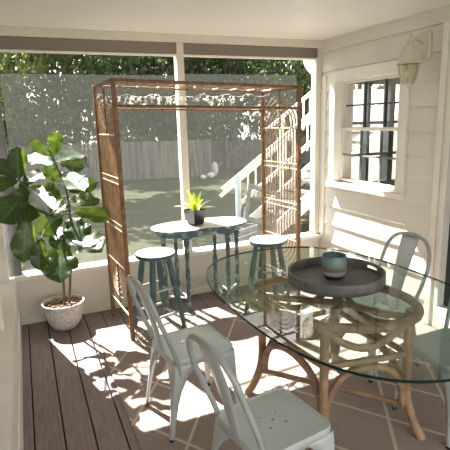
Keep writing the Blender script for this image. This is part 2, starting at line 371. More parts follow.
# window
bm = B()
box(bm, XR-.035, XR+.20, WY1-.004, WY1+.075, WZ0-.0, WZ1+.10); box(bm, XR-.035, XR+.20, WY0-.09, WY0+.004, WZ0-.0, WZ1+.10)
box(bm, XR-.037, XR+.20, WY0-.10, WY1+.08, WZ1-.004, WZ1+.10); box(bm, XR-.07, XR+.20, WY0-.10, WY1+.08, WZ0-.035, WZ0+.012)
win = struct('window_1', bm, 'white', bevel=.004)
def sash(z0, z1, x):
    bm = B(); f = .028
    box(bm, x, x+.03, WY0, WY0+f, z0, z1); box(bm, x, x+.03, WY1-f, WY1, z0, z1)
    box(bm, x, x+.03, WY0+f, WY1-f, z0, z0+f); box(bm, x, x+.03, WY0+f, WY1-f, z1-f, z1)
    s = obj('sash', bm, 'white', win, bevel=.002); bm = B()
    for k in (1, 2):
        y = WY0+f+(WY1-WY0-2*f)*k/3; box(bm, x+.004, x+.026, y-.008, y+.008, z0+f, z1-f)
    zz = (z0+z1)/2; box(bm, x+.004, x+.026, WY0+f, WY1-f, zz-.008, zz+.008)
    obj('muntins', bm, 'blackframe' if z0 > 1.4 else 'greywood', s)
    bm = B(); box(bm, x+.014, x+.017, WY0+f, WY1-f, z0+f, z1-f); obj('pane', bm, 'clear', s)
sash(WZ0+.02, 1.60, XR+.055); sash(1.575, WZ1, XR+.088)
# room behind the window: its own dark-framed back window looks out past the stairs
bm = B()
box(bm, XR+.2, 6.3, 1.0, 1.05, -.1, 2.6); box(bm, XR+.12, 6.3, 1.0, 4.36, 2.5, 2.56); box(bm, XR+.12, 6.3, 1.0, 4.36, -.16, -.1)
box(bm, 6.25, 6.3, 1.0, 4.36, -.1, 2.5); box(bm, XR+.09, 6.3, 4.28, 4.36, -.5, .9); box(bm, XR+.09, 6.3, 4.28, 4.36, 2.12, 2.6); box(bm, XR+.09, 3.26, 4.28, 4.36, .9, 2.12); box(bm, 5.9, 6.3, 4.28, 4.36, .9, 2.12)
struct('wall_inner', bm, 'pinkwall')
wn = B(); x = 3.28; k = 0
while x < 5.95: box(wn, x-.02, x+.02, 4.27, 4.35, .9, 2.12) if k % 2 else box(wn, x-.035, x+.035, 4.25, 4.36, .9, 2.12); x += .31; k += 1
for z in (.9, 1.27, 1.62, 2.05): box(wn, 3.26, 5.9, 4.27, 4.34, z, z+(.07 if z in (.9, 2.05) else .03))
struct('window_2', wn, 'blackframe')
bm = B()  # white boards added so the view through the window reads bright
for k in range(34):
    box(bm, 5.9+k*.30, 5.9+k*.30+.27, 8.8, 8.83, -.5, 2.3)
box(bm, 5.9, 16, 8.83, 8.87, 1.9, 2.0); box(bm, 5.9, 16, 8.83, 8.87, 0, .1)
tag(obj('added_white_boards', bm, 'white'), 'white board screen added beyond the stairs to brighten the porch window view', 'fence')
# door at right edge
bm = B()
box(bm, XR-.03, XR+.1, DY1-.004, DY1+.03, 0, DZ1+.1); box(bm, XR-.02, XR+.1, DY1+.03, DY1+.065, 0, DZ1+.1); box(bm, XR-.035, XR+.1, DY1+.065, DY1+.12, 0, DZ1+.1)
box(bm, XR-.03, XR+.1, DY0-.12, DY0, 0, DZ1+.1); box(bm, XR-.03, XR+.1, DY0, DY1, DZ1, DZ1+.1); box(bm, XR-.03, XR+.12, DY0, DY1, 0, .19)
dr = struct('door_1', bm, 'white', bevel=.006)
bm = B(); f = .09
box(bm, XR+.04, XR+.08, DY0, DY0+f, .035, DZ1); box(bm, XR+.04, XR+.08, DY1-f+.04, DY1, .035, DZ1); box(bm, XR+.04, XR+.08, DY0+f, DY1-f+.04, .035, .22); box(bm, XR+.04, XR+.08, DY0+f, DY1-f+.04, DZ1-.12, DZ1)
obj('door_frame', bm, 'blackframe', dr, bevel=.003)
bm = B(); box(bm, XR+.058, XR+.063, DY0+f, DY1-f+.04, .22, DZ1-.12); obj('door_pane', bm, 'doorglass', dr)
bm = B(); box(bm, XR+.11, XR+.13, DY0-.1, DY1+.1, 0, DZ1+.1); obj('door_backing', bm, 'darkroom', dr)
# lawn
bm = B(); bmesh.ops.create_grid(bm, x_segments=60, y_segments=60, size=1)
for v in bm.verts:
    v.co.x = v.co.x*26+6; v.co.y = v.co.y*26+18; v.co.z = -.5+.03*math.sin(v.co.x*1.3)*math.cos(v.co.y*.9)
struct('lawn', bm, 'lawn', smooth=60)
bm = B(); box(bm, -.28, 3.05, YB+.09, YB+.13, -.5, -.0); box(bm, -.3, -.26, YF, YB+.1, -.5, 0); struct('trim_11', bm, 'white')

# screens
bm = B(); box(bm, XL+.09, 1.37, YB+.066, YB+.068, .446, 2.125); tag(obj('screen_panel', bm, 'screen'), 'grey mesh screen filling the left opening of the back wall', 'screen', 'mesh screens')
bm = B(); box(bm, 1.455, 2.69, YB+.066, YB+.068, .446, 2.14); tag(obj('screen_panel', bm, 'screen'), 'grey mesh screen behind the arbor between centre and right posts', 'screen', 'mesh screens')

# ------------------------------------------------------------ outside: fence, trees, stairs
def fence(pts, zt, label, key, n_off=0):
    t = thing('board_fence', label, 'fence', (pts[0][0], pts[0][1], -.5))
    bm = B()
    o = Vector((pts[0][0], pts[0][1], 0))
    for a, b in zip(pts, pts[1:]):
        a, b = Vector((*a, 0))-o, Vector((*b, 0))-o; d = b-a; L = d.length; d.normalize(); nn = Vector((-d.y, d.x, 0)); k = 0
        while k*.145 < L:
            h = zt+.5+rnd.uniform(-.025, .025); off = nn*rnd.uniform(0, .012)
            mx = Matrix((d, nn, Vector((0, 0, 1)))).transposed().to_4x4(); mx.translation = a+d*k*.145+off+Vector((0, 0, rnd.uniform(0, .02)))
            v = box(bm, 0, .137, 0, .02, 0, h, 0, mx)
            k += 1
        for zr in (.3, 1.15):
            br = B(); bar(br, a+Vector((0, 0, zr))+nn*.06, b+Vector((0, 0, zr))+nn*.06, .04, .09); obj('fence_rail', br, key, t)
        k = 0
        while k < L:
            p = a+d*k+nn*.12; bp = B(); box(bp, p.x-.05, p.x+.05, p.y-.05, p.y+.05, 0, zt+.5); obj('fence_post', bp, key, t); k += 2.4
    obj('fence_boards', bm, key, t); return t
fence([(-9, 19.6), (-1, 19.2), (3, 18.9), (7.0, 17.9)], .98, 'long weathered grey board fence across the back of the lawn', 'fence')
t = fence([(7.3, 20.2), (16, 19.6)], .80, 'darker board fence section with diagonal braces behind the arbor', 'fence2')
bm = B()
for x0, x1 in ((.9, 2.3), (3.9, 2.5), (4.6, 6.0)):
    bm = B(); bar(bm, (x0, -.16, .15), (x1, -.16, 1.25), .05, .08); obj('brace', bm, 'fence', t)
bm = B(); box(bm, 1.28, 1.42, -.3, -.16, 0, 1.55); obj('fence_post', bm, 'fence', t)

def crown(n, blobs, size, seed, key, name, parent):
    r = random.Random(seed); bm = B()
    for i in range(n):
        cx, cy, cz, rx, ry, rz = blobs[r.randrange(len(blobs))]
        u = Vector((r.gauss(0, 1), r.gauss(0, 1), r.gauss(0, 1))).normalized()*(r.random()**.25)
        p = Vector((cx+u.x*rx, cy+u.y*ry, cz+u.z*rz)); s = size*r.uniform(.6, 1.4)
        q = Euler((r.uniform(0, 6.3), r.uniform(0, 6.3), r.uniform(0, 6.3))).to_matrix()
        vs = [bm.verts.new(p+q @ Vector(c)*s) for c in ((-.9, 0, 0), (-.2, -.5, .1), (.9, 0, .05), (-.1, .5, .12))]
        bm.faces.new(vs)
    return obj(name, bm, key, parent, solid=-1)
def tree(label, loc, h, wd, key, seed, n=6500, size=.17, low=.12):
    t = thing('leafy_tree', label, 'tree', loc, group='trees behind the fence')
    r = random.Random(seed); blobs = []
    for i in range(16):
        z = h*(low+(1-low)*(i+.5)/16); k = math.sin(PI*min(1, (z/h)*.85+.15))**.6
        blobs.append((r.uniform(-1, 1)*wd*.6*k, r.uniform(-.6, .6)*wd*.6*k, z, wd*.45*k+.4, wd*.4*k+.4, h*.13))
    bm = B(); tube(bm, spline([(0, 0, 0), (.1, .05, h*.3), (-.05, 0, h*.6), (.1, 0, h*.85)], 4), [.22*(1-i/16) for i in range(13)], segs=8)
    for i in range(5):
        b = blobs[5+2*i]; tube(bm, [(0, 0, h*(.3+.08*i)), (b[0]*.5, b[1]*.5, b[2]-.3), b[:3]], [.09, .06, .03], segs=6)
    obj('trunk', bm, 'bark', t, smooth=60); crown(n, blobs, size, seed, key, 'foliage', t); return t
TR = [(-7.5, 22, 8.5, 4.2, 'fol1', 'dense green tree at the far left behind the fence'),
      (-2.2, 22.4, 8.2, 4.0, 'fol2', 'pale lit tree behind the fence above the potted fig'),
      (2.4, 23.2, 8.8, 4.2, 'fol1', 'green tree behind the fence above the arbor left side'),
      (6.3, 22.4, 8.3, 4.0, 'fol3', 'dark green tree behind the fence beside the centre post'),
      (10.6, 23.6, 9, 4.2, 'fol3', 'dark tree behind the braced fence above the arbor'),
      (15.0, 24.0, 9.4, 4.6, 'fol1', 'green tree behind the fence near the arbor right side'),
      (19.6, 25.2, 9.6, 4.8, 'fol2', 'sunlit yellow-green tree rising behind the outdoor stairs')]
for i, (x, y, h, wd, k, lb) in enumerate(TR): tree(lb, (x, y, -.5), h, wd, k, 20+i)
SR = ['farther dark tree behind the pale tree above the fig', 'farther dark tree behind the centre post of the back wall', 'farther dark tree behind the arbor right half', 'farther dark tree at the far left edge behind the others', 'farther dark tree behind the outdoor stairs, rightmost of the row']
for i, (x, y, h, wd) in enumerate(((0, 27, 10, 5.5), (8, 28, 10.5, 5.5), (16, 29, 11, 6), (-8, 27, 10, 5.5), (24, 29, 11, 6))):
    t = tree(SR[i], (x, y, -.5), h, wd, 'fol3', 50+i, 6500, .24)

for x, y, k, lb in ((-3.4, 15.5, 91, 'tall tree added left of the lawn to shade it, its crown above the view'), (13.6, 15.5, 92, 'tall tree added right of the lawn to shade it, its crown above the view')):
    t = thing('added_shade_tree', lb, 'tree', (x, y, -.5)); r = random.Random(k); bm = B(); tube(bm, [(0, 0, 0), (.1, 0, 3), (0, .1, 6), (0, 0, 8)], [.35, .28, .2, .1], segs=10)  # added tree outside the view; its crown shades the lawn
    s_ = 1 if x < 0 else -1; bl = []
    for i in range(26):
        bl.append((s_*r.uniform(-2, 7.3), r.uniform(-3.2, 4), r.uniform(5.9, 8.3), 1.5, 1.4, .7))
    for b in bl[:10]: tube(bm, [(0, 0, 4.5), (b[0]*.5, b[1]*.5, 5.9), b[:3]], [.14, .09, .04], segs=6)
    obj('trunk', bm, 'bark', t, smooth=60); crown(11000, bl, .2, k, 'fol1', 'foliage', t)

# stairs outside, running up to the right at y ~ 7.5
st = thing('outdoor_staircase', 'white outdoor staircase with balusters rising to the right behind the arbor', 'staircase', (3.2, 7.5, -.5))
def sp(x, z, y=0): return Vector((x-3.2, y, z+.5))
sl_ = (1.816-.572)/(5.01-3.205)
for yy, x0 in ((0, 3.15), (.95, 4.6)):
    bm = B(); bar(bm, sp(x0, .53+sl_*(x0-3.15), yy), sp(7.2, .53+sl_*4.05, yy), .045, .065); obj('handrail', bm, 'white', st, bevel=.005)
    bm = B(); bar(bm, sp(3.5, .25, yy), sp(7.2, .25+sl_*3.7, yy), .04, .07); obj('lower_rail', bm, 'white', st)
    bm = B(); bar(bm, sp(4.1, -.40, yy), sp(7.4, -.40+sl_*3.3, yy), .045, .26); obj('stringer', bm, 'white', st)
    x = x0+.35
    while x < 7.1:
        bm = B(); zt = .53+sl_*(x-3.15); box(bm, x-3.2-.013, x-3.2+.013, yy-.013, yy+.013, zt-.62+.5, zt+.5); obj('baluster', bm, 'white', st); x += .155
    for x in (x0+.3, 5.2, 7.0):
        bm = B(); zt = .53+sl_*(x-3.15); box(bm, x-3.2-.035, x-3.2+.035, yy-.035, yy+.035, 0, zt+.5); obj('newel_post', bm, 'bluepost' if x < 4 else 'white', st)
for k in range(11):
    bm = B(); x = 4.15+k*.27; z = -.32+k*.27*sl_; box(bm, x-3.2, x-3.2+.30, .02, .93, z+.5, z+.54); obj('tread', bm, 'fence', st)
# leaning boards and junk near the stair foot
t = thing('leaning_frame', 'grey wooden frame leaning against the foot of the outdoor stairs', 'frame', (3.22, 7.0, -.5), .1)
bm = B(); mx = Matrix.Rotation(-.28, 4, 'X') @ Matrix.Rotation(.35, 4, 'Y')
for a in ((0, .07, 0, .04, 0, 1.25), (.6, .67, 0, .04, 0, 1.25), (.07, .6, 0, .04, 0, .08), (.07, .6, 0, .04, 1.17, 1.25), (.07, .6, 0, .04, .58, .66)): box(bm, *a, 0, mx)
obj('frame_boards', bm, 'greywood', t, bevel=.004)
bm = B(); box(bm, .07, .6, .015, .03, .08, .58, 0, mx); obj('panel', bm, 'fence', t)
t = thing('slatted_crate', 'pale slatted crate on the grass below the leaning frame', 'crate', (2.86, 6.35, -.5), .5)
bm = B()
for k in range(5): box(bm, 0, .62, 0, .02, .02+k*.11, .10+k*.11); box(bm, 0, .62, .42, .44, .02+k*.11, .10+k*.11); box(bm, 0, .02, .02, .42, .02+k*.11, .10+k*.11); box(bm, .6, .62, .02, .42, .02+k*.11, .10+k*.11)
obj('slats', bm, 'greywood', t); bm = B(); box(bm, .02, .6, .02, .42, 0, .02); obj('base', bm, 'fence', t)
def rock(label, loc, s, seed):
    r = random.Random(seed); bm = B(); bmesh.ops.create_icosphere(bm, subdivisions=3, radius=1)
    for v in bm.verts:
        k = 1+.12*math.sin(v.co.x*3+seed)+.08*math.cos(v.co.y*4-seed); v.co = Vector((v.co.x*s[0]*k, v.co.y*s[1]*k, v.co.z*s[2]*k))
    o = obj('pale_stone', bm, 'stone', smooth=60); o.location = loc; tag(o, label, 'stone')
rock('tall rounded white stone on the grass near the fence corner', (7.35, 18.3, -.27), (.2, .16, .27), 1)
rock('small pale stone left of the tall white stone', (6.95, 17.6, -.42), (.2, .15, .12), 2)
rock('low pale stone at the foot of the fence corner', (6.55, 17.45, -.45), (.13, .12, .09), 3)
# downspout
bm = B(); tube(bm, spline([(3.0, 4.62, 2.50), (3.0, 4.62, 2.36), (3.015, 4.61, 2.27), (3.07, 4.56, 2.19), (3.14, 4.50, 2.13), (3.165, 4.48, 2.03), (3.165, 4.48, 1.8), (3.165, 4.48, .4), (3.165, 4.48, -.4)], 6), .042, segs=12)
tag(obj('downspout', bm, 'white', smooth=60), 'white curved downspout outside the right end of the back wall', 'downspout')

# ------------------------------------------------------------ rug
bm = B(); prism(bm, [(.40, 3.825), (.42, -.2), (2.93, -.2), (2.90, 3.80)], .001, .009)
tag(obj('area_rug', bm, 'rug'), 'brown flat-woven rug with a cream diamond lattice on the deck boards', 'rug')

# ------------------------------------------------------------ rattan arbor
AX0, AX1, AY0, AY1, AZ = .652, 2.272, 3.495, 4.10, 2.02
ar = thing('rattan_arbor', 'tall open rattan arbor with arch-patterned side panels', 'arbor', (AX0, AY0, 0), math.radians(4.0))
W_, D_ = AX1-AX0, AY1-AY0
for x, y in ((0, 0), (W_, 0), (0, D_), (W_, D_)):
    bm = B(); box(bm, x-.017, x+.017, y-.017, y+.017, 0, AZ-(.04 if x > 0 else 0)); o = obj('post', bm, 'rattan', ar, bevel=.01)
for y in (0, D_):
    for z, r in ((AZ-.012, .013), (1.83, .011)):
        if y: r *= .8
        bm = B(); tube(bm, [(0, y, z), (W_/2, y, z-.02), (W_, y, z-.04)], r, segs=8); obj('beam', bm, 'rattan', ar, smooth=60)
for x in (0, W_):
    bm = B(); za = AZ-.012-(.04 if x > 0 else 0); tube(bm, [(x, 0, za), (x, D_, za)], .016, segs=8); obj('beam', bm, 'rattan', ar, smooth=60)
for k in range(1, 9):
    x = W_*k/9; bm = B(); za = AZ-.008-.04*k/9; tube(bm, [(x, 0, za), (x, D_, za)], .0085, segs=6); obj('roof_slat', bm, 'cane', ar, smooth=60)
def side(x, ns):
    y0, y1 = .02, D_-.02; ym = D_/2
    bm = B()
    for z in (1.62,): tube(bm, [(x, y0, z), (x, y1, z)], .0075, segs=8)
    sp_ = obj('side_panel', bm, 'palecane', ar, smooth=60)
    for z in (1.30, 1.255, .93, .885, .58, .20):
        bm = B(); tube(bm, [(x, y0, z), (x, y1, z)], .0075, segs=8); obj('crossbar', bm, 'palecane', sp_, smooth=60)
    for z in (1.255, .885):
        bm = B(); N = 18
        tube(bm, [(x, y0+(y1-y0)*i/N, z+(.008 if i % 2 else .037)) for i in range(N+1)], .0045, segs=6); obj('zigzag_cane', bm, 'palecane', sp_)
    for k in range(ns):
        y = y0+(y1-y0)*(k+.5)/ns; bm = B(); tube(bm, [(x, y, .58), (x, y, 1.1), (x, y, 1.62)], .0058, segs=6); obj('spindle', bm, 'cane', sp_, smooth=60)
    for sgn, zc in ((1, 1.62), (-1, .58)):
        for i in range(6):
            r = .075+.045*i; bm = B()
            tube(bm, [(x, ym+r*math.cos(a), zc+sgn*r*math.sin(a)) for a in [PI*j/20 for j in range(21)]], .0055, segs=6); obj('arch_cane', bm, 'cane', sp_, smooth=60)
        bm = B(); tube(bm, [(x, ym, zc), (x, ym, zc+sgn*.35)], .009, segs=6); obj('arch_stem', bm, 'rattan', sp_)
side(0, 20); side(W_, 12)
# garland
t = thing('blossom_garland', 'string of small white blossoms draped along the back of the arbor top', 'garland', (AX0-.03, AY1-.05, 1.965), math.radians(2.8))
pts = [(W_*i/40, -.04+.02*math.sin(i*2.1), -.02-.03*abs(math.sin(i*.55))) for i in range(41)]
bm = B(); tube(bm, pts, .002, segs=4); obj('cord', bm, 'wire', t)
for i in range(95):
    u = rnd.random()
    if .86 < u: u = rnd.uniform(.3, .8)
    p = pts[int(u*40)]
    bm = B(); c = Vector((p[0]+rnd.uniform(-.02, .02), p[1]+rnd.uniform(-.02, .02), p[2]-rnd.uniform(0, .07))); s = rnd.uniform(.012, .022)
    for k in range(5):
        a = 2*PI*k/5+rnd.random(); q = Euler((rnd.uniform(0, 6), rnd.uniform(0, 6), a)).to_matrix()
        vs = [bm.verts.new(c+q @ Vector(v)*s) for v in ((0, 0, 0), (.6, -.5, .2), (1.3, 0, .3), (.6, .5, .2))]; bm.faces.new(vs)
    obj('blossom', bm, 'garland', t)

# ------------------------------------------------------------ cafe chairs (face +X)
def make_chair():
    t = thing('metal_cafe_chair', '', 'chair')
    # seat with five small drain holes
    bm = B(); out = [(x+.022, y) for x, y in rrect(.190, .180, .05, 6)]; n = len(out)
    def ring(s, z): return [bm.verts.new((.022+(x-.022)*s, y*s, z)) for x, y in out]
    rs = [ring(1.0, .405), ring(1.0, .440), ring(.985, .449), ring(.94, .4495), ring(.925, .446), ring(.30, .4445)]
    for a, b in zip(rs, rs[1:]):
        for i in range(n): bm.faces.new((a[i], a[(i+1) % n], b[(i+1) % n], b[i]))
    bm.faces.new(rs[-1])
    seat = obj('seat', bm, 'metal', t, smooth=35); sol = seat.modifiers.new('s', 'SOLIDIFY'); sol.thickness = .003; sol.offset = -1
    cb = B()
    for dx, dy in ((.02, 0), (.06, .04), (.06, -.04), (-.02, .04), (-.02, -.04)): lathe(cb, [(.0085, .43), (.0085, .46)], dx, dy, 0, 12)
    cut = obj('cut', cb, 'metal'); bo = seat.modifiers.new('b', 'BOOLEAN'); bo.object = cut; bo.solver = 'EXACT'
    dg = bpy.context.evaluated_depsgraph_get(); me = bpy.data.meshes.new_from_object(seat.evaluated_get(dg))
    seat.modifiers.clear(); seat.data = me; bpy.data.objects.remove(cut)
    # legs: pressed sheet, wide under the seat, narrow at the foot
    for sx in (1, -1):
        for sy in (1, -1):
            bm = B(); N = 12; cols = []
            for i in range(N+1):
                u = i/N; z = .008+(.425-.008)*u
                cx = sx*(.222-.040*u)+.022*u; cy = sy*(.202-.024*u); w_ = .021+.02*u+.125*u**5
                p = [Vector((cx-sx*w_, cy, z)), Vector((cx-sx*w_*.5, cy, z)), Vector((cx-sx*.012, cy, z)), Vector((cx-sx*.003, cy-sy*.003, z)), Vector((cx, cy-sy*.012, z)), Vector((cx, cy-sy*w_*.5, z)), Vector((cx, cy-sy*w_, z))]
                cols.append([bm.verts.new(q) for q in p])
            for a, b in zip(cols, cols[1:]):
                for k in range(6): bm.faces.new((a[k], a[k+1], b[k+1], b[k]))
            lg = obj('leg', bm, 'metal', t, smooth=50, solid=.003)
            bm = B(); tx, ty = sx*.213, sy*.193; box(bm, tx-.011, tx+.011, ty-.011, ty+.011, 0, .014); obj('foot_cap', bm, 'rubber', lg, bevel=.004)
    # back hoop
    c = [(-.165, s*.165, .40) for s in (1,)]
    pts = [(-.135, .172, .30), (-.145, .176, .43), (-.195, .196, .58), (-.240, .200, .70), (-.270, .178, .80), (-.287, .125, .86), (-.295, .045, .885)]
    pts = pts+[(x, -y, z) for x, y, z in pts[::-1]]
    bm = B(); tube(bm, spline(pts, 6), .0125, segs=10); obj('back_hoop', bm, 'tubemetal', t, smooth=60)
    bm = B(); rows = []
    for i in range(11):
        u = i/10; z = .43+.448*u; hw = .040+.036*u; x0 = -.160-.132*u+.012*math.sin(PI*u)
        rows.append([bm.verts.new((x0-.012*(1-(k/3-1)**2), hw*(k/3-1), z)) for k in range(7)])
    for a, b in zip(rows, rows[1:]):
        for k in range(6): bm.faces.new((a[k], a[k+1], b[k+1], b[k]))
    obj('back_splat', bm, 'metal', t, smooth=50, solid=.003)
    return t
c1 = make_chair()
CH = [(.765, 2.393, math.radians(6), 'pale metal cafe chair nearest the teal stools, its whole seat visible'),
      (.835, 1.555, math.radians(8), 'pale metal cafe chair in the near foreground, seat cut off by the frame bottom'),
      (2.13, 2.385, math.radians(183), 'metal cafe chair with its splat facing us across the glass table by the window wall'),
      (2.07, 1.70, math.radians(181), 'metal cafe chair at the right edge, its back cropped by the frame')]
for i, (x, y, a, lb) in enumerate(CH):
    o = c1 if i == 0 else copy_tree(c1); o.location = (x, y, .009); o.rotation_euler = (0, 0, a); tag(o, lb, 'chair', 'metal cafe chairs around the glass table')

# ------------------------------------------------------------ dining table
TX, TY = 1.56, 2.08
t = thing('glass_dining_table', 'oval glass-topped dining table on a bent rattan base', 'table', (TX, TY, .009))
bm = B(); out = superell(.64, .975, 2.6, N=128); H0, H1 = .720, .733; n = len(out)
def rg(s, z): return [bm.verts.new((x*(1-s/.64), y*(1-s/.975), z)) for x, y in out]
A_, B_, C_, D2 = rg(.003, H0), rg(0, H0+.003), rg(0, H1-.003), rg(.003, H1)
bm.faces.new(A_[::-1]); bm.faces.new(D2)
for a, b in ((A_, B_), (B_, C_), (C_, D2)):
    for i in range(n): bm.faces.new((a[i], a[(i+1) % n], b[(i+1) % n], b[i])).material_index = 1
obj('glass_top', bm, ['glass', 'glassedge'], t)
LP = {'A': (-.335, .275), 'F': (.215, .285), 'C': (.19, -.37), 'N': (-.28, -.29)}
base = B()
for k, (lx, ly) in LP.items():
    d = Vector((lx, ly, 0)).normalized()
    pts = spline([Vector((lx, ly, 0))+d*.10, Vector((lx, ly, .10))+d*.045, Vector((lx, ly, .24))+d*.005, (lx, ly, .45), (lx, ly, .716)], 5)
    bm = B(); tube(bm, pts, .024, segs=12); obj('leg', bm, 'bent', t, smooth=60)
order = ['A', 'N', 'C', 'F']
for a, b in zip(order, order[1:]+order[:1]):
    p, q = Vector((*LP[a], 0)), Vector((*LP[b], 0))
    def P(u, z, o=0):
        nn = (q-p).cross(Vector((0, 0, 1))).normalized(); return p.lerp(q, u)+Vector((0, 0, z))+nn*o
    bm = B(); tube(bm, [P(0, .465), P(1, .465)], .018, segs=10); obj('side_rail', bm, 'bent', t, smooth=60)
    bm = B(); tube(bm, spline([P(.03, .17), P(.06, .28), P(.2, .385), P(.5, .43), P(.8, .385), P(.94, .28), P(.97, .17)], 5), .021, segs=10); obj('arch_brace', bm, 'bent', t, smooth=60)
    bm = B(); tube(bm, spline([P(.0, .68), P(.15, .60), P(.5, .535), P(.85, .60), P(1, .68)], 5), .020, segs=10); obj('top_swag', bm, 'bent', t, smooth=60)
bm = B(); tube(bm, [(*LP['A'], .17), (*LP['C'], .17)], .016, segs=10); obj('stretcher', bm, 'bent', t, smooth=60)
bm = B(); tube(bm, [(-.06+.47*math.cos(a)*.64+.35*math.sin(a)*.77, -.02-.47*math.cos(a)*.77+.35*math.sin(a)*.64, .690) for a in [2*PI*i/48 for i in range(48)]], .024, closed=True, segs=12); obj('top_ring', bm, 'bent', t, smooth=60)
for s in (1, -1):
    bm = B(); tube(bm, spline([(-.30, s*.24, .66), (-.1, s*.12, .645), (.05, -s*.02, .645), (.12, -s*.2, .65), (.20, -s*.34, .66)], 6), .020, segs=10); obj('cross_loop', bm, 'bent', t, smooth=60)

TZ = .009+H1
# tray
t = thing('round_tray', 'round dark grey wooden tray with cut-out handles on the glass table', 'tray', (1.655, 2.215, TZ), math.radians(-5))
bm = B(); lathe(bm, [(0, 0), (.275, 0), (.275, .012), (0, .012)], segs=64, cap=False); obj('tray_base', bm, 'tray', t, smooth=40)
bm = B(); N = 120; zs = [0, .026, .046, .066]
vs = [[bm.verts.new((.280*math.cos(2*PI*i/N), .280*math.sin(2*PI*i/N), z)) for i in range(N)] for z in zs]
for j in range(3):
    for i in range(N):
        a = (i*360/N+180) % 360-180
        if j == 1 and (abs(a-3) < 12 or abs(a) > 168+0): continue
        bm.faces.new((vs[j][i], vs[j][(i+1) % N], vs[j+1][(i+1) % N], vs[j+1][i]))
obj('tray_rim', bm, 'tray', t, smooth=40, solid=.012)
# stoneware cup
t = obj('stoneware_cup', (lambda b: (lathe(b, [(0, 0), (.055, 0), (.058, .006), (.072, .018), (.079, .035), (.080, .075), (.078, .108), (.0755, .113), (.071, .110), (.071, .06), (.066, .03), (.03, .02), (0, .02)], segs=48, cap=False), b)[1])(B()), 'mug', smooth=50)
t.location = (1.655, 2.235, TZ+.012); t.scale = (.93, .93, 1.28); tag(t, 'handleless stoneware cup glazed teal, brown and grey inside the round tray', 'cup')

# ------------------------------------------------------------ bar stools
def disc(bm, r, z0, z1, top=1):
    lathe(bm, [(0, z0), (r*.93, z0), (r, z0+.008), (r, z1-.006), (r*.985, z1)], segs=40, cap=False)
    vs = [v for v in bm.verts if abs(v.co.z-z1) < 1e-6]; bm.verts.ensure_lookup_table()
    vs.sort(key=lambda v: math.atan2(v.co.y, v.co.x)); bm.faces.new(vs).material_index = top
def make_stool():
    t = thing('bar_stool', '', 'stool'); H = .665
    bm = B(); disc(bm, .163, H-.035, H); obj('seat', bm, ['teal', 'topwhite'], t, smooth=40)
    top = []; ft = []
    for k in range(4):
        a = PI/4+PI/2*k; A = Vector((.105*math.cos(a), .105*math.sin(a), H-.03)); F = Vector((.215*math.cos(a), .215*math.sin(a), 0)); top.append(A); ft.append(F)
        bm = B(); pts = [A.lerp(F, u) for u in (0, .25, .5, .75, 1)]; tube(bm, pts, [.022, .027, .026, .023, .018], segs=10); obj('leg', bm, 'teal', t, smooth=60)
    for k in range(4):
        for u in ((.42, .76) if k % 2 == 0 else (.5, .84)):
            a, b = top[k].lerp(ft[k], u), top[(k+1) % 4].lerp(ft[(k+1) % 4], u)
            bm = B(); tube(bm, [a, a.lerp(b, .5), b], [.009, .013, .009], segs=8); obj('rung', bm, 'rung', t, smooth=60)
    return t
s1 = make_stool(); s1.location = (.915, 3.64, .0); s1.rotation_euler = (0, 0, math.radians(17)); s1['label'] = 'round teal bar stool with worn white seat left of the console table'
s1['group'] = 'teal bar stools'
s2 = copy_tree(s1); s2.location = (1.90, 3.53, .009); s2.rotation_euler = (0, 0, math.radians(40)); s2['label'] = 'round teal bar stool with worn white seat behind the glass table, right of the console'

# ------------------------------------------------------------ console table
t = thing('console_table', 'long teal console table with waisted worn white top and turned legs', 'table', (1.437, 3.985, 0)); ZT = .78
out = []
for i in range(72):
    a = 2*PI*i/72; c, s = math.cos(a), math.sin(a)
    x = .455*math.copysign(abs(c)**.85, c); k = 1-.20*math.exp(-(x/.10)**2); y = .235*math.copysign(abs(s)**.8, s)*k; out.append((x, y))
bm = B(); prism(bm, out, ZT-.022, ZT, 0, 1); obj('table_top', bm, ['tealworn', 'topwhite'], t, bevel=.004)
bm = B(); prism(bm, [(x*.86, y*.80) for x, y in out], ZT-.075, ZT-.022); obj('apron', bm, 'tealworn', t)
prof = [(.020, 0), (.024, .01), (.016, .03), (.020, .05), (.024, .075), (.015, .10), (.015, .12), (.022, .16), (.023, .20), (.016, .23), (.021, .25), (.016, .27), (.020, .31), (.024, .36), (.019, .41), (.014, .44), (.022, .46), (.015, .48), (.019, .53), (.023, .58), (.016, .61), (.024, .63), (.026, .65), (.026, .71)]
LG = [(-.36, -.02), (-.19, -.165), (.21, -.155), (-.19, .165), (.21, .17), (.37, .0)]
for x, y in LG:
    bm = B(); lathe(bm, prof, x, y, 0, 14); obj('leg', bm, 'tealworn', t, smooth=50)
for x, y in ((-.19, -.165), (.21, -.155)):
    bm = B(); o2 = [(-.10, 0), (.10, 0), (.085, -.025), (.055, -.035), (.045, -.06), (.0, -.08), (-.045, -.06), (-.055, -.035), (-.085, -.025)]
    v1 = [bm.verts.new((x+a, y-.022, ZT-.022+b)) for a, b in o2]; v2 = [bm.verts.new((x+a, y-.004, ZT-.022+b)) for a, b in o2]; n = len(o2)
    bm.faces.new(v1); bm.faces.new(v2[::-1])
    for i in range(n): bm.faces.new((v1[i], v1[(i+1) % n], v2[(i+1) % n], v2[i]))
    obj('scroll_bracket', bm, 'tealworn', t)
for a, b in ((1, 3), (2, 4), (3, 4), (0, 1), (5, 2)):
    bm = B(); tube(bm, [(*LG[a], .14), (*LG[b], .14)], .011, segs=8); obj('stretcher', bm, 'rung', t, smooth=60)
